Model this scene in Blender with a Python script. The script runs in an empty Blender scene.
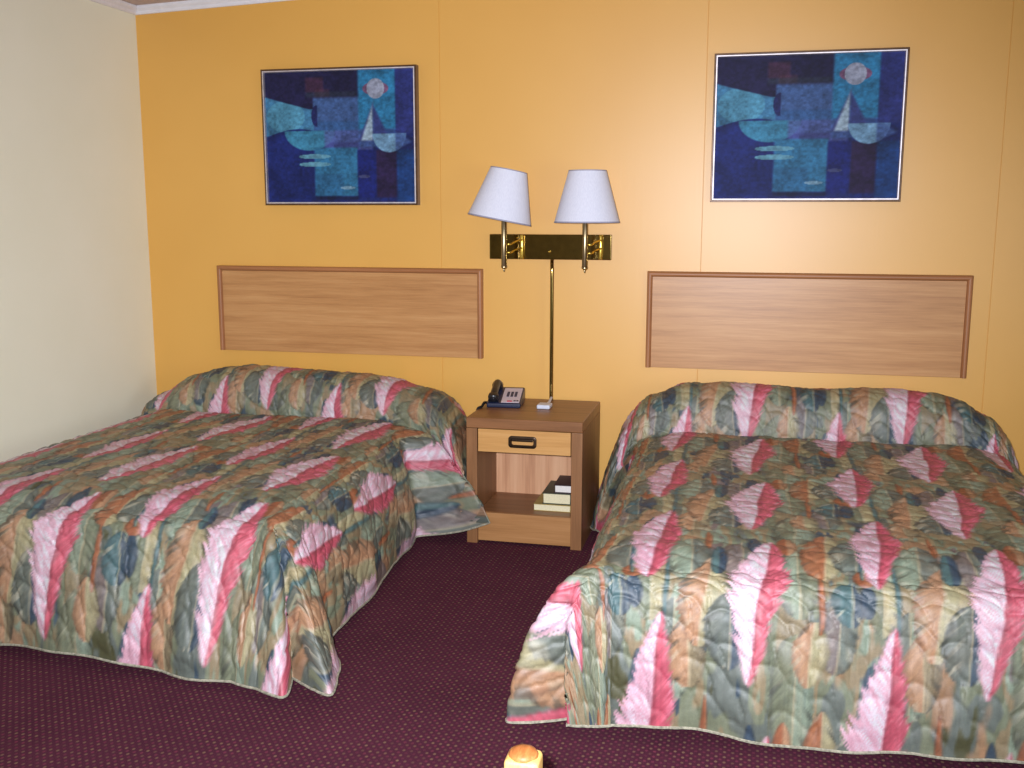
import bpy, bmesh, math, random
import numpy as np
from mathutils import Vector, Matrix

random.seed(7)
RNG = np.random.default_rng(11)
SC = bpy.context.scene
COL = SC.collection
PI = math.pi

# ------------------------------------------------------------------ helpers
def lin(c):
    return tuple((x / 255 / 12.92) if x / 255 <= .04045 else ((x / 255 + .055) / 1.055) ** 2.4 for x in c)

def lin_np(a):
    a = np.clip(a / 255.0, 0, 1)
    return np.where(a <= .04045, a / 12.92, ((a + .055) / 1.055) ** 2.4)

def link(o, parent=None):
    COL.objects.link(o)
    if parent is not None:
        o.parent = parent
    return o

def thing(name, label, cat, loc=(0, 0, 0), rotz=0.0, group=None):
    o = bpy.data.objects.new(name, None)
    o.empty_display_size = .1
    o.location = loc
    o.rotation_euler = (0, 0, rotz)
    link(o)
    return tag(o, label, cat, group)

def tag(o, label, cat, group=None):
    o['label'] = label
    o['category'] = cat
    if group:
        o['group'] = group
    return o

BEVELLED = set()
def obj(name, bm, mat, parent=None, smooth=True, angle=40):
    wn = id(bm) in BEVELLED
    BEVELLED.discard(id(bm))
    me = bpy.data.meshes.new(name)
    bmesh.ops.recalc_face_normals(bm, faces=bm.faces)
    bm.to_mesh(me)
    bm.free()
    if smooth:
        for f in me.polygons:
            f.use_smooth = True
        try:
            me.set_sharp_from_angle(angle=math.radians(angle))
        except Exception:
            pass
    for m in (mat if isinstance(mat, (list, tuple)) else [mat]):
        me.materials.append(m)
    o = bpy.data.objects.new(name, me)
    if wn and smooth:
        o.modifiers.new('even_shading', 'WEIGHTED_NORMAL').keep_sharp = True
    return link(o, parent)

def struct(name, bm, mat, smooth=False):
    o = obj(name, bm, mat, None, smooth)
    o['kind'] = 'structure'
    return o

def add_box(bm, lo, hi, bev=0.0, seg=2, mi=0, mat=None):
    lo = Vector(lo); hi = Vector(hi)
    r = bmesh.ops.create_cube(bm, size=1.0)
    vs = r['verts']
    for v in vs:
        v.co = Vector([lo[i] + (v.co[i] + .5) * (hi[i] - lo[i]) for i in range(3)])
    fs = set(f for v in vs for f in v.link_faces)
    if bev > 0:
        BEVELLED.add(id(bm))
        es = list(set(e for v in vs for e in v.link_edges))
        q = bmesh.ops.bevel(bm, geom=es, offset=bev, segments=seg, profile=.5, affect='EDGES')
        fs = set(f for f in q['faces']) | set(f for f in fs if f.is_valid)
        vs = list(set(v for f in fs for v in f.verts))
    for f in fs:
        f.material_index = mi
    if mat is not None:
        for v in vs:
            v.co = mat @ v.co
    return vs

def add_lathe(bm, prof, n=48, mat=None, mi=0, close=False):
    """prof: list of (r, z) revolved about Z; r = 0 ends become poles."""
    rings = []
    for r, z in prof:
        if r < 1e-6:
            rings.append([bm.verts.new((0, 0, z))])
        else:
            rings.append([bm.verts.new((r * math.cos(2 * PI * k / n), r * math.sin(2 * PI * k / n), z)) for k in range(n)])
    pairs = list(zip(rings[:-1], rings[1:]))
    if close:
        pairs.append((rings[-1], rings[0]))
    for a, b in pairs:
        for k in range(n):
            k2 = (k + 1) % n
            if len(a) == 1 and len(b) == 1:
                continue
            if len(a) == 1:
                f = bm.faces.new((a[0], b[k], b[k2]))
            elif len(b) == 1:
                f = bm.faces.new((a[k], a[k2], b[0]))
            else:
                f = bm.faces.new((a[k], a[k2], b[k2], b[k]))
            f.material_index = mi
    if mat is not None:
        for ring in rings:
            for v in ring:
                v.co = mat @ v.co

def catmull(pts, per=8):
    pts = [Vector(p) for p in pts]
    out = []
    P = [pts[0]] + pts + [pts[-1]]
    for i in range(1, len(P) - 2):
        for k in range(per):
            t = k / per
            a, b, c, d = P[i - 1], P[i], P[i + 1], P[i + 2]
            out.append(.5 * ((2 * b) + (c - a) * t + (2 * a - 5 * b + 4 * c - d) * t * t + (3 * b - a - 3 * c + d) * t ** 3))
    out.append(pts[-1])
    return out

def add_tube(bm, pts, r, n=10, caps=True, mi=0):
    pts = [Vector(p) for p in pts]
    rings = []
    T = [(pts[min(i + 1, len(pts) - 1)] - pts[max(i - 1, 0)]).normalized() for i in range(len(pts))]
    ref = Vector((0, 0, 1)) if abs(T[0].z) < .9 else Vector((1, 0, 0))
    nrm = (ref - T[0] * ref.dot(T[0])).normalized()
    for i, p in enumerate(pts):
        nrm = (nrm - T[i] * nrm.dot(T[i])).normalized()
        b = T[i].cross(nrm)
        rr = r[i] if isinstance(r, (list, tuple)) else r
        rings.append([bm.verts.new(p + (nrm * math.cos(2 * PI * k / n) + b * math.sin(2 * PI * k / n)) * rr) for k in range(n)])
    for a, b in zip(rings[:-1], rings[1:]):
        for k in range(n):
            f = bm.faces.new((a[k], a[(k + 1) % n], b[(k + 1) % n], b[k]))
            f.material_index = mi
    if caps:
        bm.faces.new(rings[0][::-1]).material_index = mi
        bm.faces.new(rings[-1]).material_index = mi

# ------------------------------------------------------------------ materials
class NT:
    def __init__(self, name):
        self.m = bpy.data.materials.new(name)
        self.m.use_nodes = True
        self.t = self.m.node_tree
        self.b = next(n for n in self.t.nodes if n.type == 'BSDF_PRINCIPLED')
    def n(self, kind, **kw):
        nd = self.t.nodes.new(kind)
        for k, v in kw.items():
            if hasattr(nd, k) and k not in nd.inputs:
                setattr(nd, k, v)
            else:
                nd.inputs[k].default_value = v
        return nd
    def l(self, a, b):
        self.t.links.new(a, b)
    def ramp(self, src, stops):
        r = self.t.nodes.new('ShaderNodeValToRGB')
        e = r.color_ramp.elements
        while len(e) < len(stops):
            e.new(.5)
        for k, (p, c) in enumerate(stops):
            e[k].position = p
            e[k].color = (*lin(c), 1)
        self.l(src, r.inputs['Fac'])
        return r.outputs['Color']
    def coords(self, scale=(1, 1, 1), kind='Object'):
        tc = self.t.nodes.new('ShaderNodeTexCoord')
        mp = self.t.nodes.new('ShaderNodeMapping')
        mp.inputs['Scale'].default_value = scale
        self.l(tc.outputs[kind], mp.inputs['Vector'])
        return mp.outputs['Vector']
    def noise(self, vec, scale=5, detail=4, rough=.5):
        nd = self.t.nodes.new('ShaderNodeTexNoise')
        nd.inputs['Scale'].default_value = scale
        nd.inputs['Detail'].default_value = detail
        nd.inputs['Roughness'].default_value = rough
        self.l(vec, nd.inputs['Vector'])
        return nd.outputs['Fac']
    def bump(self, h, strength=.2, dist=.002):
        nd = self.t.nodes.new('ShaderNodeBump')
        nd.inputs['Strength'].default_value = strength
        nd.inputs['Distance'].default_value = dist
        self.l(h, nd.inputs['Height'])
        self.l(nd.outputs['Normal'], self.b.inputs['Normal'])
    def math(self, op, a, b=None):
        nd = self.t.nodes.new('ShaderNodeMath')
        nd.operation = op
        for i, x in enumerate((a, b)):
            if x is None:
                continue
            if isinstance(x, (int, float)):
                nd.inputs[i].default_value = x
            else:
                self.l(x, nd.inputs[i])
        return nd.outputs[0]
    def mix(self, fac, a, b):
        nd = self.t.nodes.new('ShaderNodeMix')
        nd.data_type = 'RGBA'
        for s, x in (('Factor', fac), ('A', a), ('B', b)):
            sock = [i for i in nd.inputs if i.name == s and (i.type == 'RGBA' or s == 'Factor')][0]
            if isinstance(x, tuple):
                sock.default_value = (*lin(x), 1)
            elif isinstance(x, (int, float)):
                sock.default_value = x
            else:
                self.l(x, sock)
        return [o for o in nd.outputs if o.type == 'RGBA'][0]

def plain(name, c, rough=.5, metal=0.0, spec=.5, var=.06, nscale=30):
    m = NT(name)
    v = m.noise(m.coords(), nscale, 3)
    a = tuple(max(0, x * (1 - var)) for x in c)
    b = tuple(min(255, x * (1 + var)) for x in c)
    m.l(m.ramp(v, [(.3, a), (.7, b)]), m.b.inputs['Base Color'])
    m.b.inputs['Roughness'].default_value = rough
    m.b.inputs['Metallic'].default_value = metal
    m.b.inputs['Specular IOR Level'].default_value = spec
    return m.m

def wood(name, dark, mid, light, axis=0, rough=.45, s=1.0, spec=.4):
    m = NT(name)
    sc = [16 * s, 16 * s, 16 * s]
    sc[axis] = .9 * s
    big = m.noise(m.coords(tuple(sc)), 1.6, 5, .6)
    sf = [120 * s, 120 * s, 120 * s]
    sf[axis] = 4 * s
    fine = m.noise(m.coords(tuple(sf)), 1.5, 3, .6)
    f = m.math('ADD', m.math('MULTIPLY', big, .72), m.math('MULTIPLY', fine, .28))
    m.l(m.ramp(f, [(.34, dark), (.5, mid), (.66, light)]), m.b.inputs['Base Color'])
    m.b.inputs['Roughness'].default_value = rough
    m.b.inputs['Specular IOR Level'].default_value = spec
    m.bump(fine, .12, .001)
    return m.m

def mat_wall_paint():
    m = NT('ochre_paint')
    v = m.coords()
    n1 = m.noise(v, 1.4, 3)
    m.l(m.ramp(n1, [(.3, (219, 165, 76)), (.7, (224, 171, 82))]), m.b.inputs['Base Color'])
    g = m.noise(m.coords((60, 60, 2.2)), 1.5, 4)
    f = m.noise(v, 260, 2)
    m.b.inputs['Roughness'].default_value = .41
    m.b.inputs['Specular IOR Level'].default_value = .75
    m.bump(m.math('ADD', m.math('MULTIPLY', g, .6), m.math('MULTIPLY', f, .5)), .12, .002)
    return m.m

def mat_wall_paper():
    m = NT('cream_woven_wallpaper')
    v = m.coords()
    n1 = m.noise(v, 2.0, 3)
    m.l(m.ramp(n1, [(.3, (235, 234, 211)), (.7, (239, 238, 217))]), m.b.inputs['Base Color'])
    a = m.noise(m.coords((400, 400, 30)), 1, 2)
    b = m.noise(m.coords((30, 30, 400)), 1, 2)
    m.b.inputs['Roughness'].default_value = .7
    m.b.inputs['Specular IOR Level'].default_value = .25
    m.bump(m.math('ADD', a, b), .25, .002)
    return m.m

def mat_carpet():
    m = NT('maroon_dotted_carpet')
    tc = m.t.nodes.new('ShaderNodeTexCoord')
    sp = m.t.nodes.new('ShaderNodeSeparateXYZ')
    m.l(tc.outputs['Object'], sp.inputs[0])
    P = .0215
    def lattice(off, px, py):
        x = m.math('DIVIDE', m.math('ADD', sp.outputs[0], off[0]), px)
        y = m.math('DIVIDE', m.math('ADD', sp.outputs[1], off[1]), py)
        fx = m.math('SUBTRACT', m.math('FRACT', x), .5)
        fy = m.math('SUBTRACT', m.math('FRACT', y), .5)
        d = m.math('SQRT', m.math('ADD', m.math('MULTIPLY', fx, fx), m.math('MULTIPLY', fy, fy)))
        wn = m.t.nodes.new('ShaderNodeTexWhiteNoise'); wn.noise_dimensions = '2D'
        cb = m.t.nodes.new('ShaderNodeCombineXYZ')
        m.l(m.math('FLOOR', x), cb.inputs[0]); m.l(m.math('FLOOR', y), cb.inputs[1]); m.l(cb.outputs[0], wn.inputs['Vector'])
        soft = m.math('MULTIPLY', m.math('SUBTRACT', .24, d), 9.0)
        cl = m.t.nodes.new('ShaderNodeClamp'); m.l(soft, cl.inputs['Value'])
        return m.math('MULTIPLY', cl.outputs[0], m.math('ADD', m.math('MULTIPLY', wn.outputs['Value'], .7), .3))
    d1 = lattice((9, 9), P, P * 1.25)
    d2 = lattice((9 + P / 2, 9 + P * .625), P, P * 1.25)
    fib = m.noise(m.coords(), 420, 3, .7)
    patch = m.noise(m.coords(), 3.0, 3)
    base = m.ramp(m.math('ADD', m.math('MULTIPLY', fib, .8), m.math('MULTIPLY', patch, .2)),
                  [(.3, (54, 25, 37)), (.5, (79, 37, 53)), (.72, (104, 52, 70))])
    c = m.mix(m.math('MULTIPLY', d1, .62), base, (146, 118, 92))
    c = m.mix(m.math('MULTIPLY', d2, .5), c, (142, 66, 86))
    m.l(c, m.b.inputs['Base Color'])
    m.b.inputs['Roughness'].default_value = .95
    m.b.inputs['Specular IOR Level'].default_value = .1
    m.bump(fib, .6, .004)
    return m.m

def mat_vcol(name, rough, spec, fine=0.0, sheen=0.0):
    m = NT(name)
    a = m.t.nodes.new('ShaderNodeAttribute')
    a.attribute_name = 'pattern'
    if fine > 0:
        f = m.noise(m.coords(), 260, 3, .7)
        hs = m.t.nodes.new('ShaderNodeHueSaturation')
        m.l(m.math('ADD', m.math('MULTIPLY', f, fine * 2), 1 - fine), hs.inputs['Value'])
        m.l(a.outputs['Color'], hs.inputs['Color'])
        m.l(hs.outputs['Color'], m.b.inputs['Base Color'])
        m.bump(f, .12, .001)
    else:
        m.l(a.outputs['Color'], m.b.inputs['Base Color'])
    m.b.inputs['Roughness'].default_value = rough
    m.b.inputs['Specular IOR Level'].default_value = spec
    if sheen:
        m.b.inputs['Sheen Weight'].default_value = sheen
    return m.m

M = {}
M['paint'] = mat_wall_paint()
M['paper'] = mat_wall_paper()
M['carpet'] = mat_carpet()
M['ceiling'] = plain('white_ceiling', (196, 178, 172), .9, var=.04)
M['trim'] = plain('white_gloss_trim', (226, 226, 232), .4, var=.02)
M['headboard'] = wood('oak_laminate', (168, 118, 70), (187, 136, 84), (200, 151, 98), axis=0, rough=.38, s=1.2, spec=.5)
M['rail'] = wood('oak_edge_trim', (146, 96, 58), (162, 108, 68), (174, 118, 76), axis=0, rough=.42)
M['stand'] = wood('brown_oak_cabinet', (112, 76, 44), (134, 92, 56), (150, 106, 68), axis=2, rough=.45)
M['stand_x'] = wood('brown_oak_top', (116, 76, 44), (136, 92, 56), (150, 104, 66), axis=0, rough=.4)
M['drawer'] = wood('honey_oak_drawer', (184, 134, 74), (198, 148, 86), (208, 160, 100), axis=0, rough=.42)
M['back_ply'] = wood('pale_cathedral_ply', (168, 116, 82), (204, 154, 116), (216, 170, 132), axis=2, rough=.55, s=.6)
M['toe'] = wood('oak_toe_board', (154, 108, 62), (170, 122, 74), (182, 134, 86), axis=0, rough=.45)
M['brass'] = plain('polished_brass', (140, 118, 66), .12, 1.0, var=.05)
M['brass_bright'] = plain('bright_brass', (236, 204, 96), .25, 1.0, var=.03)
M['brass_dull'] = plain('antique_brass_tube', (150, 134, 104), .28, 1.0, var=.05)
M['bronze'] = plain('dark_bronze', (62, 48, 36), .35, .8, var=.1)
M['frame_brown'] = plain('brown_frame_edge', (92, 66, 44), .35, .3, var=.1)
M['pewter'] = plain('silver_frame_lip', (226, 220, 224), .55, 1.0, var=.06)
M['white_plastic'] = plain('white_plastic', (200, 206, 220), .4, var=.03)
M['black_plastic'] = plain('black_phone_plastic', (22, 24, 30), .32, var=.1)
M['navy_plastic'] = plain('navy_phone_plastic', (26, 34, 60), .32, var=.1)
M['plate'] = plain('pale_lilac_faceplate', (196, 182, 188), .5, var=.02)
M['key'] = plain('charcoal_keys', (52, 46, 60), .5, var=.1)
M['red_key'] = plain('red_phone_strip', (190, 52, 78), .5, var=.08)
M['cord'] = plain('black_rubber_cord', (20, 20, 24), .5, var=.1)
M['page'] = plain('cream_paper', (222, 214, 178), .85, var=.05, nscale=300)
M['page_white'] = plain('white_paper', (226, 222, 216), .85, var=.04, nscale=300)
M['cover_dark'] = plain('dark_plum_cover', (58, 38, 46), .5, var=.1)
M['cover_green'] = plain('dark_green_cover', (66, 74, 58), .5, var=.1)
M['cover_yellow'] = plain('ochre_paper_cover', (176, 150, 84), .6, var=.08)
M['hem'] = plain('cream_piping', (146, 142, 124), .7, var=.2, nscale=120)
M['ticking'] = plain('blue_grey_ticking', (140, 148, 156), .85, var=.08, nscale=60)
M['bedframe'] = plain('dark_steel_bedframe', (40, 36, 34), .5, .6, var=.1)
M['post'] = wood('pale_pine_post', (216, 166, 88), (236, 190, 112), (246, 208, 136), axis=2, rough=.35)
M['post_cap'] = wood('worn_brown_end_grain', (150, 88, 42), (176, 108, 56), (198, 130, 72), axis=1, rough=.5, s=3)
M['spread'] = mat_vcol('quilted_satin_print', .60, 1.0, .24)
M['art'] = mat_vcol('painted_canvas', .6, .2, .12)

def mat_shade():
    m = NT('white_linen_shade')
    n = m.noise(m.coords((1, 1, .05)), 300, 2)
    m.l(m.ramp(n, [(.3, (212, 215, 230)), (.7, (222, 225, 238))]), m.b.inputs['Base Color'])
    m.b.inputs['Roughness'].default_value = .85
    m.b.inputs['Specular IOR Level'].default_value = .15
    m.bump(n, .2, .001)
    return m.m
M['shade'] = mat_shade()
M['shade_rim'] = plain('grey_shade_trim', (150, 150, 168), .8, var=.04)

# ------------------------------------------------------------------ room
YB = 4.68
XL, XR, YF, ZC = -3.0, 2.3, -1.3, 2.42

bm = bmesh.new(); add_box(bm, (XL - .1, YF - .1, -.1), (XR + .1, YB + .1, 0)); struct('floor', bm, M['carpet'])
SLOPE = .039          # the ceiling climbs slightly towards the right
bm = bmesh.new()
for v in add_box(bm, (XL - .1, YF - .1, ZC), (XR + .1, YB + .1, ZC + .1)):
    v.co.z += SLOPE * (v.co.x - XL)
struct('ceiling', bm, M['ceiling'])
ZT = ZC + .2
bm = bmesh.new(); add_box(bm, (XL - .1, YF - .1, 0), (XL, YB + .1, ZC)); struct('wall_left', bm, M['paper'])

# back wall: painted board panels, a fine V-groove at every board joint
bm = bmesh.new()
joints = [-.228 + 1.215 * k for k in range(-1, 3)]
prof = [(XL - .1, YB)]
for j in joints:
    if XL < j < XR:
        prof += [(j - .0016, YB), (j - .0005, YB + .002), (j + .0005, YB + .002), (j + .0016, YB)]
prof += [(XR + .1, YB)]
lo = [bm.verts.new((x, y, 0)) for x, y in prof]
hi = [bm.verts.new((x, y, ZT)) for x, y in prof]
for k in range(len(prof) - 1):
    bm.faces.new((lo[k], lo[k + 1], hi[k + 1], hi[k]))
bl = [bm.verts.new((x, YB + .1, z)) for x in (XL - .1, XR + .1) for z in (0, ZT)]
bm.faces.new((bl[0], bl[1], bl[3], bl[2]))
bm.faces.new((lo[0], hi[0], bl[1], bl[0])); bm.faces.new((lo[-1], bl[2], bl[3], hi[-1]))
bm.faces.new(hi + [bl[3], bl[1]]); bm.faces.new(lo[::-1] + [bl[0], bl[2]])
struct('wall_back', bm, M['paint'])

# right wall, outside the view, with the window that lets the daylight in; front wall behind the viewer
WY0, WY1, WZ0, WZ1 = .2, 2.2, .55, 1.75
bm = bmesh.new()
for lo_, hi_ in (((XR, YF - .1, 0), (XR + .1, WY0, ZT)), ((XR, WY1, 0), (XR + .1, YB + .1, ZT)),
                 ((XR, WY0, 0), (XR + .1, WY1, WZ0)), ((XR, WY0, WZ1), (XR + .1, WY1, ZT))):
    add_box(bm, lo_, hi_)
struct('wall_right', bm, M['paper'])
bm = bmesh.new(); add_box(bm, (XL, YF - .1, 0), (XR, YF, ZT)); struct('wall_front', bm, M['paper'])

# crown moulding
def crown(name, along, a0, a1):
    bm = bmesh.new()
    pts = [(0, 0), (.012, 0), (.017, .007), (.02, .014), (.03, .024), (.034, .03), (.034, .038), (0, .038)]
    rings = []
    for a in (a0, a1):
        ring = []
        for d, h in pts:
            z = ZC - .038 + h
            if along == 'x':
                x = a if a == a1 else a + d          # mitred at the left corner
                ring.append(bm.verts.new((x, YB - d, z + SLOPE * (x - XL))))
            else:
                y = a if a == a0 else a - d
                ring.append(bm.verts.new((XL + d, y, z)))
        rings.append(ring)
    for k in range(len(pts)):
        k2 = (k + 1) % len(pts)
        bm.faces.new((rings[0][k], rings[0][k2], rings[1][k2], rings[1][k]))
    bm.faces.new(rings[0]); bm.faces.new(rings[1][::-1])
    struct(name, bm, M['trim'])
crown('trim_1', 'x', XL, XR)
crown('trim_2', 'y', YF, YB)

# ------------------------------------------------------------------ numpy noise + print of the bedspreads
def hash2(ix, iy, seed):
    h = (ix.astype(np.int64) * 374761393 + iy.astype(np.int64) * 668265263 + seed * 974634777) & 0xFFFFFFFF
    h = ((h ^ (h >> 13)) * 1274126177) & 0xFFFFFFFF
    h = h ^ (h >> 16)
    return (h & 0xFFFFFF) / float(0xFFFFFF)

def vnoise(x, y, seed=0):
    ix = np.floor(x); iy = np.floor(y)
    fx = x - ix; fy = y - iy
    fx = fx * fx * (3 - 2 * fx); fy = fy * fy * (3 - 2 * fy)
    a = hash2(ix, iy, seed); b = hash2(ix + 1, iy, seed)
    c = hash2(ix, iy + 1, seed); d = hash2(ix + 1, iy + 1, seed)
    return (a * (1 - fx) + b * fx) * (1 - fy) + (c * (1 - fx) + d * fx) * fy

def fbm(x, y, seed=0, n=3):
    s = 0; a = .5; t = 0
    for k in range(n):
        s = s + a * vnoise(x * 2 ** k, y * 2 ** k, seed + 17 * k); t += a; a *= .55
    return s / t

def sstep(a, b, x):
    t = np.clip((x - a) / (b - a), 0, 1)
    return t * t * (3 - 2 * t)

PERV = .68
# du, dv (m, from the big plume), length, left width, right width, left colour, right colour, fray, barbs, lean
SAGE, MINT, GREY, NAVY, TEAL = (132, 138, 114), (148, 162, 142), (112, 120, 112), (56, 78, 98), (80, 114, 118)
ORNG, PEACH, CREAM, TAN, MAUVE = (180, 116, 80), (194, 148, 114), (182, 172, 134), (156, 140, 110), (134, 122, 120)
OLIVE, RUST = (92, 92, 62), (166, 98, 64)
FEATHERS = [
    (.045, -.12, .34, .03, .085, SAGE, TAN, .15, .12, 0),
    (.10, .04, .34, .075, .06, MINT, SAGE, .12, .12, 0),
    (.10, -.30, .26, .075, .06, SAGE, MINT, .12, .12, 0),
    (-.06, .13, .24, .075, .04, MAUVE, GREY, .15, .15, 0),
    (-.21, .13, .27, .075, .065, MINT, GREY, .12, .15, 0),
    (-.25, -.22, .26, .07, .06, GREY, MINT, .12, .15, 0),
    (-.32, -.04, .24, .055, .05, SAGE, CREAM, .12, .10, 0),
    (-.44, -.15, .22, .055, .05, MAUVE, GREY, .12, .12, 0),
    (-.21, -.235, .18, .06, .05, PEACH, TAN, .12, .10, 0),
    (-.51, -.21, .16, .05, .045, PEACH, CREAM, .12, .10, 0),
    (.18, .19, .30, .07, .055, ORNG, CREAM, .12, .10, .05),
    (-.165, -.04, .36, .075, .075, PEACH, CREAM, .12, .12, .10),
    (-.385, .185, .23, .080, .040, GREY, NAVY, .10, .55, 0),
    (-.0875, -.165, .21, .080, .042, GREY, NAVY, .10, .55, 0),
    (.245, -.06, .17, .06, .035, TEAL, NAVY, .10, .45, 0),
    (-.365, -.05, .14, .022, .022, NAVY, NAVY, .05, .15, 0),
    (-.13, .13, .16, .026, .024, TEAL, NAVY, .03, .10, 0),
    (-.02, .23, .14, .020, .020, NAVY, NAVY, .03, .10, 0),
    (.30, -.30, .14, .022, .020, NAVY, TEAL, .03, .10, 0),
    (-.365, .06, .10, .035, .030, RUST, ORNG, .12, .10, 0),
    (.075, .24, .14, .035, .03, RUST, PEACH, .12, .10, 0),
    (-.16, .27, .16, .010, .010, RUST, ORNG, .0, .05, 0),
    (.16, -.06, .22, .009, .009, RUST, ORNG, .0, .05, 0),
    (-.28, -.02, .30, .006, .006, TEAL, TEAL, .0, .0, 0),
    (.28, .22, .34, .012, .010, TEAL, MINT, .0, .0, 0),
    (-.055, -.02, .26, .005, .005, CREAM, CREAM, .0, .0, 0),
]
PINKS = [
    (0, -.01, .58, .106, .074, (238, 192, 206), (210, 104, 120), .27, .25, .11),
    (.340, .275, .54, .090, .062, (234, 182, 198), (204, 96, 114), .27, .25, .08),
]

def wrap(d, p):
    return d - p * np.round(d / p)

def paint(u, v, pu, phase_u, phase_v, seed):
    """sRGB colour (0-255) of the printed cloth at cloth coordinates u, v."""
    u = u - phase_u; v = v - phase_v
    ku = pu / .65
    wob = (fbm(u * 5, v * 5, 3) - .5) * .030
    wob2 = (fbm(u * 5 + 9, v * 5 + 4, 8) - .5) * .030
    uu = u + wob; vv = v + wob2
    n1 = fbm(uu * 14, vv * 6, 21); n2 = fbm(uu * 9 + 3, vv * 5 + 7, 34)
    n3 = fbm(uu * 26, vv * 9, 55)
    c = np.empty(u.shape + (3,))
    pal = np.array([OLIVE, GREY, SAGE, TAN, MINT, MAUVE], float)
    idx = np.clip((n1 - .18) / .64, 0, .999) * (len(pal) - 1)
    k = np.floor(idx).astype(int); f = sstep(.3, .7, idx - k)[..., None]
    c = pal[k] * (1 - f) + pal[k + 1] * f
    m = sstep(.64, .71, n2)[..., None] * .75
    c = c * (1 - m) + np.array(PEACH, float) * m
    m = (sstep(.60, .66, n3) * sstep(.5, .42, n2))[..., None] * .8
    c = c * (1 - m) + np.array(NAVY, float) * m
    for li, F in enumerate(FEATHERS + PINKS):
        du0, dv0, L, wl, wr, cl, cr, fray, barb, lean = F
        pink = li >= len(FEATHERS)
        dv = wrap(vv - dv0, PERV)
        du = wrap(uu - du0 * ku - lean * dv, pu)
        y = dv / L + .5
        ok = (y > 0) & (y < 1) & (np.abs(du) < max(wl, wr) * 1.7)
        if not ok.any():
            continue
        D = du[ok]; Y = y[ok]; V = dv[ok]
        cellu = np.round((uu[ok] - du0 * ku) / pu); cellv = np.round((vv[ok] - dv0) / PERV)
        b = V + np.abs(D) * (1.1 if pink else .8) * (-1 if D.size and pink else 1) + cellv * 3.3 + cellu * 1.7
        if pink:
            prof = np.where(Y < .55, (Y / .55) ** .65, ((1 - Y) / .45) ** .75)
        else:
            prof = np.clip(np.sin(PI * Y ** .85), 0, 1) ** .55
        wlim = np.where(D < 0, wl, wr) * prof
        fr = vnoise(b * 120, np.sign(D) * 5 + cellu, 61 + li) * .45 + vnoise(b * 260, D * 30, 71 + li) * .35 + vnoise(b * 40, np.sign(D) * 5 + cellu, 65 + li) * .2
        wlim = wlim * (1 - fray * 1.2 + fr * fray * 2.4)
        a = sstep(-.009, .008, wlim - np.abs(D)) if pink else sstep(-.006, .004, wlim - np.abs(D))
        t = np.clip(np.abs(D) / np.maximum(wlim, 1e-4), 0, 1)
        st = vnoise(b * 130, D * 25, 81 + li) * .6 + vnoise(b * 300, D * 60, 91 + li) * .4
        cL = np.array(cl, float); cR = np.array(cr, float)
        hs = sstep(-.005, .005, D)[:, None]
        cc = cL * (1 - hs) + cR * hs
        cc = cc * (1 + (st - .5)[:, None] * (.28 if pink else .24))
        if pink:
            lt = (1 - hs[:, 0]) * (1 - .55 * sstep(.55, 1, t))
            cc = cc + (np.array((14., 26., 18.)) * lt[:, None]) * sstep(.35, .7, st)[:, None]
            deep = (hs[:, 0] * sstep(.35, 0, t))[:, None]
            cc = cc * (1 - .16 * deep)
            far = (sstep(.45, .95, t) * sstep(.45, .65, st))[:, None] * .5
            cc = cc * (1 - far) + np.array((238., 168., 186.)) * far
        else:
            sp = sstep(.006, .0015, np.abs(D))[:, None] * (.55 if min(wl, wr) > .03 else 0)
            cc = cc * (1 - sp) + np.array((206., 190., 156.)) * sp
            if min(wl, wr) > .03:
                sl = sstep(.68, .80, vnoise(b * 60, np.sign(D) * 3 + cellu, 101 + li))[:, None] * sstep(.2, .7, t)[:, None]
                so = .75 if barb > .3 else .42
                cc = cc * (1 - sl * so) + np.array((206., 200., 178.)) * sl * so
                sd = sstep(.70, .82, vnoise(b * 55 + 40, np.sign(D) * 3 + cellu, 111 + li))[:, None] * sstep(.3, .8, t)[:, None] * .5
                cc = cc * (1 - sd) + np.array((62., 66., 58.)) * sd
            cc = cc * (1 - .20 * sstep(.6, 1, t)[:, None])
        a = (a * (1.0 if pink else .88))[:, None]
        c[ok] = c[ok] * (1 - a) + cc * a
    streak = vnoise(u * 170, v * 8, 5 + seed) * .6 + vnoise(u * 60, v * 200, 6 + seed) * .4
    c = c * (1 + (streak[..., None] - .5) * .16)
    c = 118 + (c - 118) * 1.2
    return np.clip(c, 8, 250)

def quilt(u, v, seed):
    """Height 0..1 of fish-scale stitched quilting."""
    pw, ph = .084, .078
    R = .066
    uu = u + (fbm(u * 7, v * 7, 200 + seed) - .5) * .045
    vv = v + (fbm(u * 7 + 5, v * 7 + 2, 210 + seed) - .5) * .045
    vv = vv + .42 * uu
    row0 = np.floor(vv / ph)
    best = np.full(u.shape, -1e9); own = np.zeros(u.shape); near = np.full(u.shape, 1.0)
    cand = []
    for dr in (-1, 0, 1, 2):
        row = row0 + dr
        sh = np.mod(row, 2) * .5
        col0 = np.floor(uu / pw - sh)
        for dc in (0, 1):
            col = col0 + dc
            jx = (hash2(col, row, 300 + seed) - .5) * .030; jy = (hash2(col, row, 310 + seed) - .5) * .024
            cx = (col + sh) * pw + jx; cy = row * ph + jy
            rr = R * (1 + .2 * (hash2(col, row, 320 + seed) - .5))
            d = rr - np.sqrt((uu - cx) ** 2 + ((vv - cy) * .88) ** 2)
            cand.append((row, d))
    for row, d in cand:                       # lower scales lie over higher ones
        key = -row
        m = (d > 0) & (key > best)
        best = np.where(m, key, best); own = np.where(m, d, own)
    own = np.maximum(own, 0)
    for row, d in cand:
        m = -row > best
        near = np.where(m & (d <= 0), np.minimum(near, -d), near)
    e = np.minimum(own, near)
    return 1 - np.exp(-e / .0070)

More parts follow.
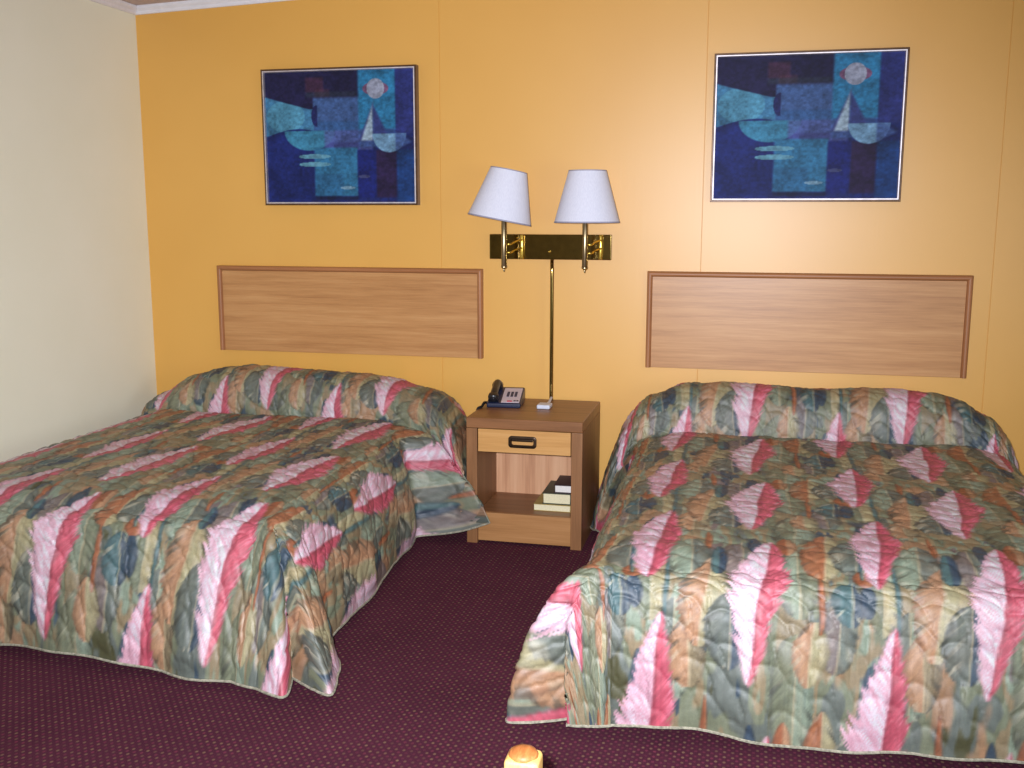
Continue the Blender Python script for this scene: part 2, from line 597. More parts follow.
# ------------------------------------------------------------------ bedspreads
def bez(P, t):
    t = t[..., None]
    return ((1 - t) ** 3) * P[0] + 3 * ((1 - t) ** 2) * t * P[1] + 3 * (1 - t) * t * t * P[2] + (t ** 3) * P[3]

def make_spread(name, cfg, label):
    zt = cfg['zt']; drop = cfg['drop']; R = .045; step = cfg.get('step', .0052)
    yh, ycr = cfg['y_head'], cfg['y_crease']
    W = cfg['width'] / 2
    # lengthwise profile of the top (s in bed coordinates: y from foot edge to head) with the pillow roll
    ys = np.linspace(0, 1, 4000)
    yf = cfg['y_foot']
    Yp = yf + ys * (yh - yf)
    s = (Yp - ycr) / (yh - ycr)
    ph = cfg['pillow_h']
    rise = np.where(s > 0, ph * np.clip(1 - (1 - np.clip(s / .50, 0, 1)) ** 2.6, 0, 1) ** (1 / 2.2), 0)
    fall = np.where(s > .5, -ph * .30 * ((s - .5) / .5) ** 2, 0)
    tuck = -.022 * np.exp(-((Yp - ycr + .012) / .022) ** 2)
    Zp = rise + fall + tuck
    arc = np.concatenate([[0], np.cumsum(np.hypot(np.diff(Yp), np.diff(Zp)))])
    nv = int(arc[-1] / step); nd = int(drop * 1.12 / step); nu = int(2 * W / step)
    vtop = np.linspace(0, arc[-1], nv)
    # grid coordinates (a: beyond the side edge, b: beyond the foot edge, both in 0..1 of the drop)
    ui = np.concatenate([-np.linspace(1, 0, nd, endpoint=False), np.zeros(nu), np.linspace(0, 1, nd + 1)[1:]])
    ux = np.concatenate([-np.ones(nd), np.linspace(-1, 1, nu), np.ones(nd)])
    vi = np.concatenate([np.linspace(1, 0, nd, endpoint=False), np.zeros(nv)])
    vy = np.concatenate([np.zeros(nd), vtop])
    A, B = np.meshgrid(ui, vi); X1, V1 = np.meshgrid(ux, vy)
    Y0 = np.interp(V1, arc, Yp); Zadd = np.interp(V1, arc, Zp)
    pe = np.array(cfg['pillow_ends']); Zadd = Zadd * np.where(Zadd > 0, np.interp(X1, pe[:, 0], pe[:, 1]), 1)
    yn = (Y0 - yf) / (yh - yf)
    # mattress outline (four corners of the top, seen as a warped rectangle)
    q = cfg['quad']                                        # foot-left, foot-right, head-left, head-right
    xn = (X1 + 1) / 2
    fx = q[0][0] * (1 - xn) + q[1][0] * xn; fy = q[0][1] * (1 - xn) + q[1][1] * xn
    hx = q[2][0] * (1 - xn) + q[3][0] * xn; hy = q[2][1] * (1 - xn) + q[3][1] * xn
    bx = fx * (1 - yn) + hx * yn; by = fy * (1 - yn) + hy * yn
    # inset by the rounding radius
    bx = bx - X1 * R
    by = by + (1 - yn) * R
    # skirt: distance parameter and direction
    a = np.abs(A); t = np.maximum(a, B)
    phi = np.degrees(np.arctan2(a, B + 1e-9)); phi = np.where(t <= 0, 0, phi)
    side = np.sign(X1)
    flare = np.zeros_like(t); lift = np.zeros_like(t); bulge = np.zeros_like(t); ysh = np.zeros_like(t)
    for sg, key in ((-1, 'left'), (1, 'right')):
        c = cfg[key]
        m = (side == sg)
        # corner lobes by direction 0 (foot) .. 90 (side)
        cp = np.array(c['corner'])
        ang = np.linspace(0, 90, 181)
        fl = np.interp(ang, cp[:, 0], cp[:, 1])
        kern = np.hanning(13); kern /= kern.sum()
        fl = np.convolve(np.pad(fl, 6, mode='edge'), kern, 'valid')
        ff = np.interp(phi, ang, fl)
        # along the side
        sp = np.array(c['side'])
        yy = np.linspace(sp[0, 0], sp[-1, 0], 400)
        sf = np.interp(yy, sp[:, 0], sp[:, 1]); sb = np.interp(yy, sp[:, 0], sp[:, 2]); sy = np.interp(yy, sp[:, 0], sp[:, 3])
        kern = np.hanning(17); kern /= kern.sum()
        cv = lambda z: np.convolve(np.pad(z, 8, mode='edge'), kern, 'valid')
        sf, sb, sy = cv(sf), cv(sb), cv(sy)
        on_side = (B <= 0) & (a > 0)
        val = np.where(on_side, np.interp(Y0, yy, sf), ff)
        # blend the foot flare along the front edge
        flare = np.where(m, val, flare)
        bl = np.where(on_side, np.interp(Y0, yy, sb), np.interp(phi, [0, 20, 60, 90], [cfg['front_bulge'], cfg['front_bulge'], c['corner_bulge'], sb[0]]))
        bulge = np.where(m, bl, bulge)
        ysh = np.where(m & on_side, np.interp(Y0, yy, sy), ysh)
    front = (a <= 0) & (B > 0)
    fl_front = np.interp(X1, [-1, 1], [cfg['left']['corner'][0][1], cfg['right']['corner'][0][1]])
    wave = .008 * np.sin(X1 * W * 11 + cfg['seed']) + .006 * np.sin(X1 * W * 23 + 2 * cfg['seed'])
    flare = np.where(front, fl_front + wave * np.minimum(1, (1 - np.abs(X1)) * 6), flare)
    bulge = np.where(front, cfg['front_bulge'], bulge)
    # bezier drape
    base_z = zt + Zadd
    hem_z = cfg['hem_z'] + cfg.get('flap_lift', 0) * np.exp(-((Y0 - 4.24) / .09) ** 2) * (A > 0) + .010 * np.sin(X1 * W * 7 + 1.3 * cfg['seed']) + .008 * np.sin(V1 * 9)
    dn = base_z - hem_z
    r = .07
    P0 = np.stack([np.zeros_like(t), np.zeros_like(t)], -1)
    P1 = np.stack([r + bulge * .6, np.zeros_like(t)], -1)
    P2 = np.stack([r + bulge * .9 + .35 * np.maximum(flare - bulge, -.02), .42 * dn], -1)
    P3 = np.stack([flare, dn], -1)
    tt = np.clip(t, 0, 1) ** .92
    pr = bez([P0, P1, P2, P3], tt)
    out, down = pr[..., 0], pr[..., 1]
    ph_r = np.radians(phi)
    nx = np.where(front, 0, np.where((B <= 0), 1, np.sin(ph_r))) * side
    ny = np.where(front, -1, np.where((B <= 0), 0, -np.cos(ph_r)))
    PX = bx + np.where(t > 0, out * nx, 0)
    PY = by + np.where(t > 0, out * ny, 0) + ysh * np.where(t > 0, np.minimum(1, tt * 1.7), 0)
    PZ = base_z - np.where(t > 0, down, 0)
    # soften the top: slight dome towards the edges and general unevenness
    edge = np.minimum(1 - np.abs(X1), 1) * W
    crn = np.where(t <= 0, 1 - sstep(0, .11, edge), 1)
    PZ = PZ - np.where(t <= 0, crn ** 2 * .020, .020 * (1 - sstep(0, .4, t)))
    foote = np.where(B <= 0, 1 - sstep(0, .12, V1), 1.0)
    PZ = PZ - np.where(t <= 0, foote ** 2 * .016, np.where(front, .016 * (1 - sstep(0, .4, t)), 0))
    # cloth coordinates for the print
    U = np.where(a > 0, side * (W + a * (drop * 1.05 + 1.1 * np.maximum(Zadd, 0))), X1 * W) + cfg['xc']
    Vv = np.where(B > 0, yf - B * drop * 1.05, yf + V1)
    lum = (fbm(U * 2.2, Vv * 2.2, 400 + cfg['seed']) - .5) * .022
    fold = np.zeros_like(t)
    onskirt = sstep(.05, .5, t)
    per = X1 * W + side * (np.where(front, 0, phi / 90 * .32) + np.where(B <= 0, V1, 0))      # runs round the hanging edge
    fold += onskirt * (fbm(per * 6.5 + 40, t * 1.1 + 3, 410 + cfg['seed']) - .5) * .045
    Q = quilt(U, Vv, cfg['seed'])
    wr = (fbm(U * 55, Vv * 30, 420 + cfg['seed'], 3) - .5) * .0055 + (fbm(U * 16, Vv * 13, 430 + cfg['seed'], 3) - .5) * .009
    amp = .0062 + .0016 * onskirt
    disp = Q * amp + wr + lum * np.where(t <= 0, (1 - crn) * (1 - foote), 0) + fold
    P = np.stack([PX, PY, PZ], -1)
    # relax the cloth where it turns over the mattress edge
    dd = np.minimum(np.where(a > 0, a * drop, (1 - np.abs(X1)) * W), np.where(B > 0, B * drop, V1))
    dd = np.where(t > 0, t * drop, dd)
    wgt = (.5 * np.exp(-(dd / .060) ** 2) * (V1 < arc[-1] - .05))[..., None]
    wgt[[0, -1]] = 0; wgt[:, [0, -1]] = 0
    cd0 = np.hypot(a * drop + (1 - np.abs(X1)) * W, B * drop + V1)
    wgt = np.maximum(wgt, (.5 * np.exp(-(cd0 / .075) ** 2))[..., None])
    for _ in range(140):
        avg = P.copy()
        avg[1:-1, 1:-1] = .25 * (P[:-2, 1:-1] + P[2:, 1:-1] + P[1:-1, :-2] + P[1:-1, 2:])
        P = P + (avg - P) * wgt
    du = np.gradient(P, axis=1); dv = np.gradient(P, axis=0)
    N = np.cross(du, dv)
    N /= np.maximum(np.linalg.norm(N, axis=-1, keepdims=True), 1e-9)
    flip = np.where((t <= 0) & (N[..., 2] < 0), -1, 1)[..., None]
    N = N * flip
    # at the degenerate corner keep a stable direction
    bad = ~np.isfinite(N).all(-1)
    N[bad] = (0, 0, 1)
    fade = np.clip((1 - t) * 12, .25, 1)
    corner_d = np.hypot(a * drop + (1 - np.abs(X1)) * W, B * drop + V1)
    fade = fade * (.12 + .88 * sstep(.015, .11, corner_d))
    P = P + N * (disp * fade)[..., None]
    P[..., 2] = np.maximum(P[..., 2], .010)
    # things the cloth leans against
    for fn in cfg.get('press', []):
        P = fn(P)
    col = lin_np(paint(U, Vv, cfg['pu'], cfg['phase'][0], cfg['phase'][1], cfg['seed'])) * .58
    # mesh
    H, Wn = P.shape[:2]
    idx = np.arange(H * Wn).reshape(H, Wn)
    quads = np.stack([idx[:-1, :-1], idx[:-1, 1:], idx[1:, 1:], idx[1:, :-1]], -1).reshape(-1, 4)
    me = bpy.data.meshes.new(name)
    me.vertices.add(H * Wn)
    me.vertices.foreach_set('co', P.reshape(-1).astype(np.float32))
    n = len(quads)
    me.loops.add(n * 4); me.polygons.add(n)
    me.loops.foreach_set('vertex_index', quads.reshape(-1).astype(np.int32))
    me.polygons.foreach_set('loop_start', np.arange(0, n * 4, 4, dtype=np.int32))
    me.polygons.foreach_set('loop_total', np.full(n, 4, dtype=np.int32))
    me.polygons.foreach_set('use_smooth', np.ones(n, bool))
    at = me.color_attributes.new('pattern', 'FLOAT_COLOR', 'POINT')
    rgba = np.concatenate([col.reshape(-1, 3), np.ones((H * Wn, 1))], 1).astype(np.float32)
    at.data.foreach_set('color', rgba.reshape(-1))
    me.update(); me.validate()
    me.materials.append(M['spread'])
    o = bpy.data.objects.new(name, me)
    link(o)
    tag(o, label, 'bedspread', 'floral bedspreads')
    md = o.modifiers.new('thickness', 'SOLIDIFY'); md.thickness = .007; md.offset = -1
    # bound edge all round the three hanging sides
    path = [Vector(P[i, 0]) for i in range(H - 1, 0, -3)] + [Vector(P[0, j]) for j in range(0, Wn, 3)] + [Vector(P[i, -1]) for i in range(0, H, 3)]
    clean = [path[0]]
    for p in path[1:]:
        if (p - clean[-1]).length > .004:
            clean.append(p)
    bm = bmesh.new()
    add_tube(bm, [p + Vector((0, 0, .001)) for p in clean], .0042, 6)
    h = obj('hem', bm, M['hem'], o)
    h['label'] = 'pale cream bound edge along the hem'
    return o

def press_stand(P):
    # left spread: the pillow flap is squeezed between bed and bedside cabinet
    x, y, z = P[..., 0], P[..., 1], P[..., 2]
    m = (y > 4.125) & (z < .575) & (x > -1.192)
    P[..., 0] = np.where(m, -1.192 - .004 * np.abs(np.sin(z * 40)), x)
    return P
def press_wall(P):
    P[..., 0] = np.maximum(P[..., 0], XL + .012)
    P[..., 1] = np.minimum(P[..., 1], YB - .012)
    return P

cfgL = dict(zt=.50, drop=.50, width=1.37, y_foot=2.80, y_head=4.655, y_crease=4.30, pillow_h=.185, pillow_ends=[(-1, .42), (-.85, .72), (-.62, .95), (-.38, 1.04), (0, 1.0), (.6, .93), (.85, .84), (1, .76)], hem_z=.035, flap_lift=.07,
            quad=[(-2.80, 2.745), (-1.43, 2.835), (-2.80, 4.655), (-1.50, 4.655)],
            front_bulge=.035, seed=1, xc=-2.12, pu=.638, phase=(-1.50, 3.28),
            left=dict(corner=[(0, .08), (30, .10), (50, .05), (70, .09), (90, .07)], corner_bulge=.04,
                      side=[(2.80, .07, .03, 0), (4.2, .08, .03, 0), (4.35, .12, .08, 0), (4.66, .12, .08, 0)]),
            right=dict(corner=[(0, .27), (18, .31), (31, .39), (39, .25), (48, .44), (60, .34), (90, .20)], corner_bulge=.08,
                       side=[(2.80, .17, .06, 0), (3.2, .17, .05, 0), (3.9, .15, .04, 0), (4.08, .13, .02, -.01), (4.16, .36, .12, -.06),
                             (4.22, .47, .22, -.12), (4.28, .46, .26, -.17), (4.36, .38, .27, -.18), (4.50, .30, .26, -.03), (4.66, .28, .22, 0)]),
            press=[press_stand, press_wall])
cfgR = dict(zt=.50, drop=.50, width=1.40, y_foot=2.69, y_head=4.655, y_crease=4.34, pillow_h=.185, pillow_ends=[(-1, .80), (-.85, .96), (-.6, 1.03), (0, .98), (.5, 1.03), (.75, .93), (.9, .78), (1, .60)], hem_z=.035,
            quad=[(-.375, 2.645), (.985, 2.76), (-.43, 4.655), (1.00, 4.655)],
            front_bulge=.035, seed=4, xc=.29, pu=.66, phase=(.02, 3.26),
            left=dict(corner=[(0, .09), (25, .12), (46, .17), (54, .11), (63, .32), (78, .28), (90, .20)], corner_bulge=.18,
                      side=[(2.69, .15, .10, 0), (2.9, .14, .05, 0), (3.6, .13, .03, 0), (4.12, .12, .02, 0), (4.25, .20, .04, -.03),
                            (4.40, .29, .07, -.02), (4.66, .27, .06, 0)]),
            right=dict(corner=[(0, .16), (25, .20), (40, .14), (55, .26), (90, .12)], corner_bulge=.06,
                       side=[(2.69, .12, .04, 0), (4.1, .10, .03, 0), (4.35, .20, .02, 0), (4.66, .20, .02, 0)]),
            press=[press_wall])
make_spread('bedspread', cfgL, 'quilted pink-plume bedspread draped over the bed beside the cream wall')
make_spread('bedspread', cfgR, 'quilted pink-plume bedspread draped over the bed right of the nightstand')

# the beds under the spreads
def make_bed(cfg, label):
    q = cfg['quad']
    t = thing('bed', label, 'bed', ((q[0][0] + q[3][0]) / 2, (q[0][1] + q[3][1]) / 2, 0), 0, 'double beds')
    x0 = max(q[0][0], q[2][0]) + .05 - t.location.x; x1 = min(q[1][0], q[3][0]) - .05 - t.location.x
    y0 = max(q[0][1], q[1][1]) + .06 - t.location.y; y1 = 4.63 - t.location.y
    bm = bmesh.new(); add_box(bm, (x0, y0, .28), (x1, y1, .445), .03, 4); obj('mattress', bm, M['ticking'], t)
    bm = bmesh.new(); add_box(bm, (x0, y0, .09), (x1, y1, .275), .02, 3); obj('box_spring', bm, M['ticking'], t)
    for sx in (x0 + .08, x1 - .08):
        for sy in (y0 + .08, y1 - .08):
            bm = bmesh.new(); add_lathe(bm, [(0, 0), (.022, 0), (.026, .006), (.026, .012), (.017, .02), (.017, .088), (0, .09)], 20, Matrix.Translation((sx, sy, 0)))
            obj('leg', bm, M['bedframe'], t)
make_bed(cfgL, 'low double bed under a floral quilted spread beside the cream wall')
make_bed(cfgR, 'low double bed under a floral quilted spread right of the nightstand')

# ------------------------------------------------------------------ headboards
def make_headboard(x0, x1, z0, z1, label):
    cx = (x0 + x1) / 2; w = (x1 - x0) / 2; h = z1 - z0
    t = thing('headboard', label, 'headboard', (cx, YB, z0), 0, 'oak headboards')
    bm = bmesh.new(); add_box(bm, (-w + .010, -.022, .0), (w - .010, -.001, h - .006), .001, 1); obj('panel', bm, M['headboard'], t)
    rw = .024
    # top rail with a rounded inner lip, then the two side rails, mitred
    def rail(pts_a, pts_b):
        bm = bmesh.new()
        ra = [bm.verts.new(p) for p in pts_a]; rb = [bm.verts.new(p) for p in pts_b]
        n = len(ra)
        for k in range(n):
            bm.faces.new((ra[k], ra[(k + 1) % n], rb[(k + 1) % n], rb[k]))
        bm.faces.new(ra[::-1]); bm.faces.new(rb)
        return bm
    prof = [(0, -.002), (0, -.030), (.003, -.034), (.008, -.036), (.014, -.036), (.019, -.033), (.022, -.027), (rw, -.0225), (rw, -.002)]
    bm = rail([(-w + d, y, h - d) for d, y in prof], [(w - d, y, h - d) for d, y in prof]); o = obj('top_rail', bm, M['rail'], t); o['label'] = 'darker oak edge trim'
    for sg in (-1, 1):
        bm = rail([(sg * (w - d), y, 0) for d, y in prof], [(sg * (w - d), y, h - d - .0002) for d, y in prof])
        o = obj('side_rail', bm, M['rail_z'], t); o['label'] = 'darker oak edge trim'
M['rail_z'] = wood('oak_edge_trim_upright', (146, 96, 58), (162, 108, 68), (174, 118, 76), axis=2, rough=.42)
make_headboard(-2.607, -1.237, .742, 1.166, 'wide oak headboard panel on the ochre wall behind the bed by the cream wall')
make_headboard(-.463, .909, .728, 1.166, 'wide oak headboard panel on the ochre wall behind the bed right of the nightstand')

# ------------------------------------------------------------------ paintings
def art_colors(x, y):
    """x, y in 0..1 (y up): abstract blue composition."""
    n = fbm(x * 9, y * 9, 501); g = fbm(x * 60, y * 60, 502)
    c = np.empty(x.shape + (3,)); c[:] = (26, 38, 98)
    def put(mask, col, op=1.0):
        m = (mask * op)[..., None]
        c[:] = c * (1 - m) + np.array(col, float) * m
    E = .011
    def rect(x0, x1, y0, y1):
        return sstep(x0 - E, x0 + E, x) * sstep(x1 + E, x1 - E, x) * sstep(y0 - E, y0 + E, y) * sstep(y1 + E, y1 - E, y)
    def ell(cx, cy, rx, ry):
        return sstep(1.03, .97, np.hypot((x - cx) / rx, (y - cy) / ry))
    def tri(p, q, r):
        def s(a, b):
            d = ((b[0] - a[0]) * (y - a[1]) - (b[1] - a[1]) * (x - a[0])) / math.hypot(b[0] - a[0], b[1] - a[1])
            return sstep(-E, E, d)
        return s(p, q) * s(q, r) * s(r, p)
    ymid = .50 + .03 * np.cos(x * 5)
    put(sstep(.60, .62, y) * sstep(.65, .63, x), (32, 30, 62))                           # dark upper left field
    put(rect(.28, .40, .84, .95), (78, 44, 62), .7); put(rect(.34, .44, .80, .86), (88, 52, 64), .5)
    put(rect(.28, .62, .80, .84), (48, 64, 62), .4)
    wing = sstep(0, .01, y - (.50 + .10 * np.abs(x - .2) * 2 * 0 + .06 * np.sin(x * 7))) * sstep(.0, .012, (.82 - .30 * np.clip(x, 0, .3) ** .9 * 1.0) - y - .0) * sstep(.34, .33, x)
    put(wing, (64, 122, 158)); put(wing * ell(.14, .66, .13, .12), (84, 150, 172), .7)
    put(rect(.33, .64, .46, .79), (54, 92, 142)); put(rect(.33, .64, .62, .80), (74, 98, 148), .6)
    put(tri((.42, .64), (.64, .74), (.64, .55)) + 0, (62, 104, 122), .6)
    put(ell(.35, .66, .035, .08) * sstep(.36, .35, x), (34, 40, 92))
    bowl = ell(.30, .55, .17, .15) * sstep(.555, .545, y)
    put(bowl, (56, 122, 150)); 
    put(rect(.40, .72, .40, .55), (82, 90, 150), .7)
    put(rect(.33, .62, .05, .42), (48, 112, 148)); put(rect(.33, .52, .05, .22), (44, 100, 142), .6); put(rect(.33, .62, .02, .05), (22, 28, 62))
    for yy in (.355, .295):
        put(ell(.33, yy, .11, .018) * sstep(.22, .23, x), (92, 146, 164))
    put(rect(.63, .875, .55, 1.0), (44, 122, 164)); put(rect(.63, .875, .42, .56), (60, 96, 150), .6)
    put(rect(.875, 1.0, .52, 1.0), (42, 50, 112)); put(rect(.875, 1, 0, .40), (24, 58, 112)); put(rect(.74, .875, .04, .40), (40, 28, 62))
    put(rect(.62, .74, .04, .40), (24, 34, 104))
    put(ell(.745, .855, .085, .05), (140, 66, 90), .75); put(ell(.745, .855, .058, .075), (150, 156, 172))
    put(tri((.725, .74), (.63, .47), (.725, .47)), (58, 62, 116)); put(tri((.725, .74), (.645, .47), (.725, .47)), (160, 184, 198))
    put(tri((.725, .74), (.725, .465), (.84, .465)), (54, 64, 122))
    hull = ell(.83, .52, .11, .14) * sstep(.525, .515, y)
    put(hull, (116, 160, 190)); put(hull * sstep(.87, .88, x), (82, 116, 168), .9)
    put(tri((.87, .53), (.87, .39), (.98, .46)), (74, 102, 160), .8)
    put(ell(.55, .115, .05, .012), (176, 196, 204), .55)
    put(ell(.66, .20, .04, .012), (92, 96, 122), .6)
    c = c * .86 + np.array((26., 38., 84.)) * .10
    c *= (1 + (n - .5)[..., None] * .55 + (g - .5)[..., None] * .5)
    return np.clip(c, 0, 255)

def make_painting(x0, x1, z0, z1, label, tilt=0.0):
    w, h = x1 - x0, z1 - z0
    t = thing('framed_painting', label, 'painting', ((x0 + x1) / 2, YB - .001, z0), 0, 'blue abstract paintings')
    fw, d = .016, .036
    def ring_mesh(prof):
        bm = bmesh.new()
        rings = []
        for dd, y in prof:
            rings.append([bm.verts.new((sx * (w / 2 - dd), y, (h - dd) if sz else dd)) for sx, sz in ((-1, 0), (1, 0), (1, 1), (-1, 1))])
        n = len(rings)
        for k in range(n):
            for j in range(4):
                bm.faces.new((rings[k][j], rings[k][(j + 1) % 4], rings[(k + 1) % n][(j + 1) % 4], rings[(k + 1) % n][j]))
        return bm
    o = obj('frame', ring_mesh([(0, 0), (0, -d), (.002, -d - .002), (.006, -d - .002), (.008, -d), (.008, 0)]), M['frame_brown'], t, angle=25)
    o['label'] = 'thin dark brown outer frame'
    o = obj('frame_lip', ring_mesh([(.0082, -.01), (.0082, -d - .002), (.0090, -d - .003), (.0135, -d - .003), (fw, -d + .004), (fw, -.01)]), M['pewter'], t, angle=25)
    o['label'] = 'silvery metal lip inside the frame'
    # canvas
    nx, nz = 250, 200
    gx, gz = np.meshgrid(np.linspace(0, 1, nx), np.linspace(0, 1, nz))
    P = np.stack([-w / 2 + fw * .7 + gx * (w - fw * 1.4), np.full_like(gx, -d + .010), fw * .7 + gz * (h - fw * 1.4)], -1)
    idx = np.arange(nx * nz).reshape(nz, nx)
    quads = np.stack([idx[:-1, :-1], idx[:-1, 1:], idx[1:, 1:], idx[1:, :-1]], -1).reshape(-1, 4)
    me = bpy.data.meshes.new('canvas')
    me.from_pydata(P.reshape(-1, 3).tolist(), [], quads.tolist())
    at = me.color_attributes.new('pattern', 'FLOAT_COLOR', 'POINT')
    col = lin_np(art_colors(gx, gz))
    at.data.foreach_set('color', np.concatenate([col.reshape(-1, 3), np.ones((nx * nz, 1))], 1).astype(np.float32).reshape(-1))
    me.materials.append(M['art'])
    c = bpy.data.objects.new('canvas', me); link(c, t)
    md = c.modifiers.new('thickness', 'SOLIDIFY'); md.thickness = .006; md.offset = -1
make_painting(-2.325, -1.545, 1.462, 2.100, 'square blue abstract sailboat picture in metal frame nearer the cream wall')
make_painting(-.195, .597, 1.474, 2.103, 'blue abstract sailboat picture in metal frame above the headboard right of the lamp')

# ------------------------------------------------------------------ double wall lamp
def make_lamp():
    t = thing('wall_lamp', 'brass double-arm wall lamp with two white shades above the nightstand', 'lamp', (-.914, YB, 1.214))
    px0, px1, h = -.286, .286, .115
    bm = bmesh.new(); add_box(bm, (px0, -.030, 0), (px1, -.001, h), .004, 3); o = obj('back_plate', bm, M['brass'], t); o['label'] = 'polished brass wall plate'
    for sx, kx, tilt in ((-.186, -.128, 1), (.184, .238, 0)):
        yst = -.155
        # stem
        bm = bmesh.new()
        add_lathe(bm, [(0, -.052), (.003, -.050), (.004, -.044), (.0035, -.040), (.008, -.037), (.0135, -.032), (.0135, -.024), (.012, -.022), (.012, .185), (.0135, .188), (.0135, .196), (0, .198)], 28,
                  Matrix.Translation((sx, yst, 0)))
        st = obj('stem', bm, M['brass_dull'], t)
        # swing arm: two bent rods to the hinge
        bm = bmesh.new()
        for zz in (.073, .036):
            add_tube(bm, catmull([(sx + .006, yst, zz), (sx + .03, yst + .004, zz), (kx - .015, yst + .05, zz + .010), (kx, yst + .09, zz + .016), (kx, -.046, zz + .016)], 6), .0048, 10)
        obj('arm', bm, M['brass_bright'], t)
        bm = bmesh.new()
        add_lathe(bm, [(0, .002), (.007, .002), (.0085, .006), (.0085, .109), (.007, .113), (0, .113)], 20, Matrix.Translation((kx, -.040, 0)))
        add_box(bm, (kx - .006, -.040, .02), (kx + .006, -.028, .095))
        obj('hinge', bm, M['brass_bright'], t)
        # shade, hollow truncated cone
        H, rb, rt = .226, .145, .083
        mt = Matrix.Translation((sx + (.0 if tilt else .008), yst, .170 if not tilt else .182))
        if tilt:
            mt = mt @ Matrix.Rotation(math.radians(10.5), 4, 'Y') @ Matrix.Rotation(math.radians(-3), 4, 'X') @ Matrix.Translation((-.020, 0, -.006))
        bm = bmesh.new()
        add_lathe(bm, [(rb, 0), (rt, H), (rt - .003, H), (rb - .003, 0)], 64, mt, close=True)
        sh = obj('lamp_shade', bm, M['shade'], t, angle=60)
        sh['label'] = 'white tilted shade' if tilt else 'white upright shade'
        for rr_, z_ in ((rb, -.001), (rt, H - .005)):
            bm = bmesh.new()
            add_lathe(bm, [(rr_ + .0012, z_), (rr_ + .0004, z_ + .006), (rr_ - .004, z_ + .006), (rr_ - .004, z_)], 64, mt, close=True)
            obj('rim', bm, M['shade_rim'], sh)
        bm = bmesh.new()
        add_lathe(bm, [(0, .06), (.012, .06), (.014, .09), (.026, .12), (.030, .15), (.022, .178), (0, .186)], 24, mt)
        obj('bulb', bm, M['white_plastic'], sh)
    # knob at the middle of the plate
    bm = bmesh.new(); add_lathe(bm, [(0, 0), (.006, 0), (.006, .006), (.003, .010), (0, .011)], 16, Matrix.Translation((0, -.030, .036)) @ Matrix.Rotation(PI / 2, 4, 'X'))
    obj('knob', bm, M['brass_bright'], t)
    # cord cover tube down to the cabinet
    bm = bmesh.new(); add_tube(bm, catmull([(0.010, -.016, .004), (.012, -.030, -.010), (0.016, -.052, -.030), (0.018, -.060, -.06), (0.018, -.060, -.3), (0.018, -.060, -.652)], 6), .0085, 16); obj('cord_cover', bm, M['brass'], t)
    bm = bmesh.new(); add_box(bm, (-.004, -.290, -.6535), (.056, -.220, -.634), .006, 3); add_tube(bm, catmull([(.026, -.222, -.645), (.026, -.15, -.646), (.020, -.066, -.640)], 6), .006, 10)
    o = obj('cord_plug', bm, M['white_plastic'], t); o['label'] = 'pale plastic plug at the foot of the brass tube'
make_lamp()

# ------------------------------------------------------------------ nightstand
NX0, NX1, NY0, NY1, NH = -1.175, -.668, 4.144, 4.650, .560
def make_stand():
    t = thing('nightstand', 'oak nightstand with one drawer and open shelf between the beds', 'nightstand', (NX0, NY0, 0))
    w, d, h = NX1 - NX0, NY1 - NY0, NH
    st = .048
    bm = bmesh.new(); add_box(bm, (0, 0, h - .046), (w, d, h), .004, 3); obj('top', bm, M['stand_x'], t)
    for x0, x1 in ((0, st), (w - st, w)):
        bm = bmesh.new(); add_box(bm, (x0, 0, 0), (x1, d, h - .0465), .003, 2); obj('side_panel', bm, M['stand'], t)
    bm = bmesh.new(); add_box(bm, (st, .345, .02), (w - st, .357, h - .047)); obj('back_panel', bm, M['back_ply'], t)
    bm = bmesh.new(); add_box(bm, (st, .022, .118), (w - st, .3445, .140), .002, 1); obj('shelf', bm, M['stand_x'], t)
    bm = bmesh.new(); add_box(bm, (st + .0005, .010, .012), (w - st - .0005, .030, .1385), .002, 2); obj('toe_board', bm, M['toe'], t)
    bm = bmesh.new()
    add_box(bm, (st + .003, .004, .411), (w - st - .003, .022, .5115), .003, 2)
    add_box(bm, (st + .012, .022, .418), (st + .026, d - .19, .50)); add_box(bm, (w - st - .026, .022, .418), (w - st - .012, d - .19, .50))
    add_box(bm, (st + .026, .022, .418), (w - st - .026, d - .19, .428))
    dr = obj('drawer', bm, M['drawer'], t); dr['label'] = 'honey-coloured drawer front'
    # recessed bronze pull: rounded ring plate with a bail lip
    bm = bmesh.new()
    cx, cz = w / 2 - .005, .462
    def rr(hw, hh, r, y, n=8):
        out = []
        for (sx, sz, a0) in ((1, 1, 0), (-1, 1, 90), (-1, -1, 180), (1, -1, 270)):
            for k in range(n):
                a = math.radians(a0 + 90 * k / (n - 1))
                out.append(bm.verts.new((cx + sx * (hw - r) + r * math.cos(a), y, cz + sz * (hh - r) + r * math.sin(a))))
        return out
    rings = [rr(.061, .0255, .014, .0035), rr(.061, .0255, .014, -.004), rr(.058, .0225, .012, -.006), rr(.050, .0150, .009, -.006), rr(.048, .0135, .008, -.003), rr(.047, .013, .008, .0036)]
    for a, b in zip(rings[:-1], rings[1:]):
        for k in range(len(a)):
            bm.faces.new((a[k], a[(k + 1) % len(a)], b[(k + 1) % len(b)], b[k]))
    add_box(bm, (cx - .046, -.0055, cz + .002), (cx + .046, .0035, cz + .013), .003, 2)
    hd = obj('handle', bm, M['bronze'], dr); hd['label'] = 'dark bronze recessed pull'
make_stand()

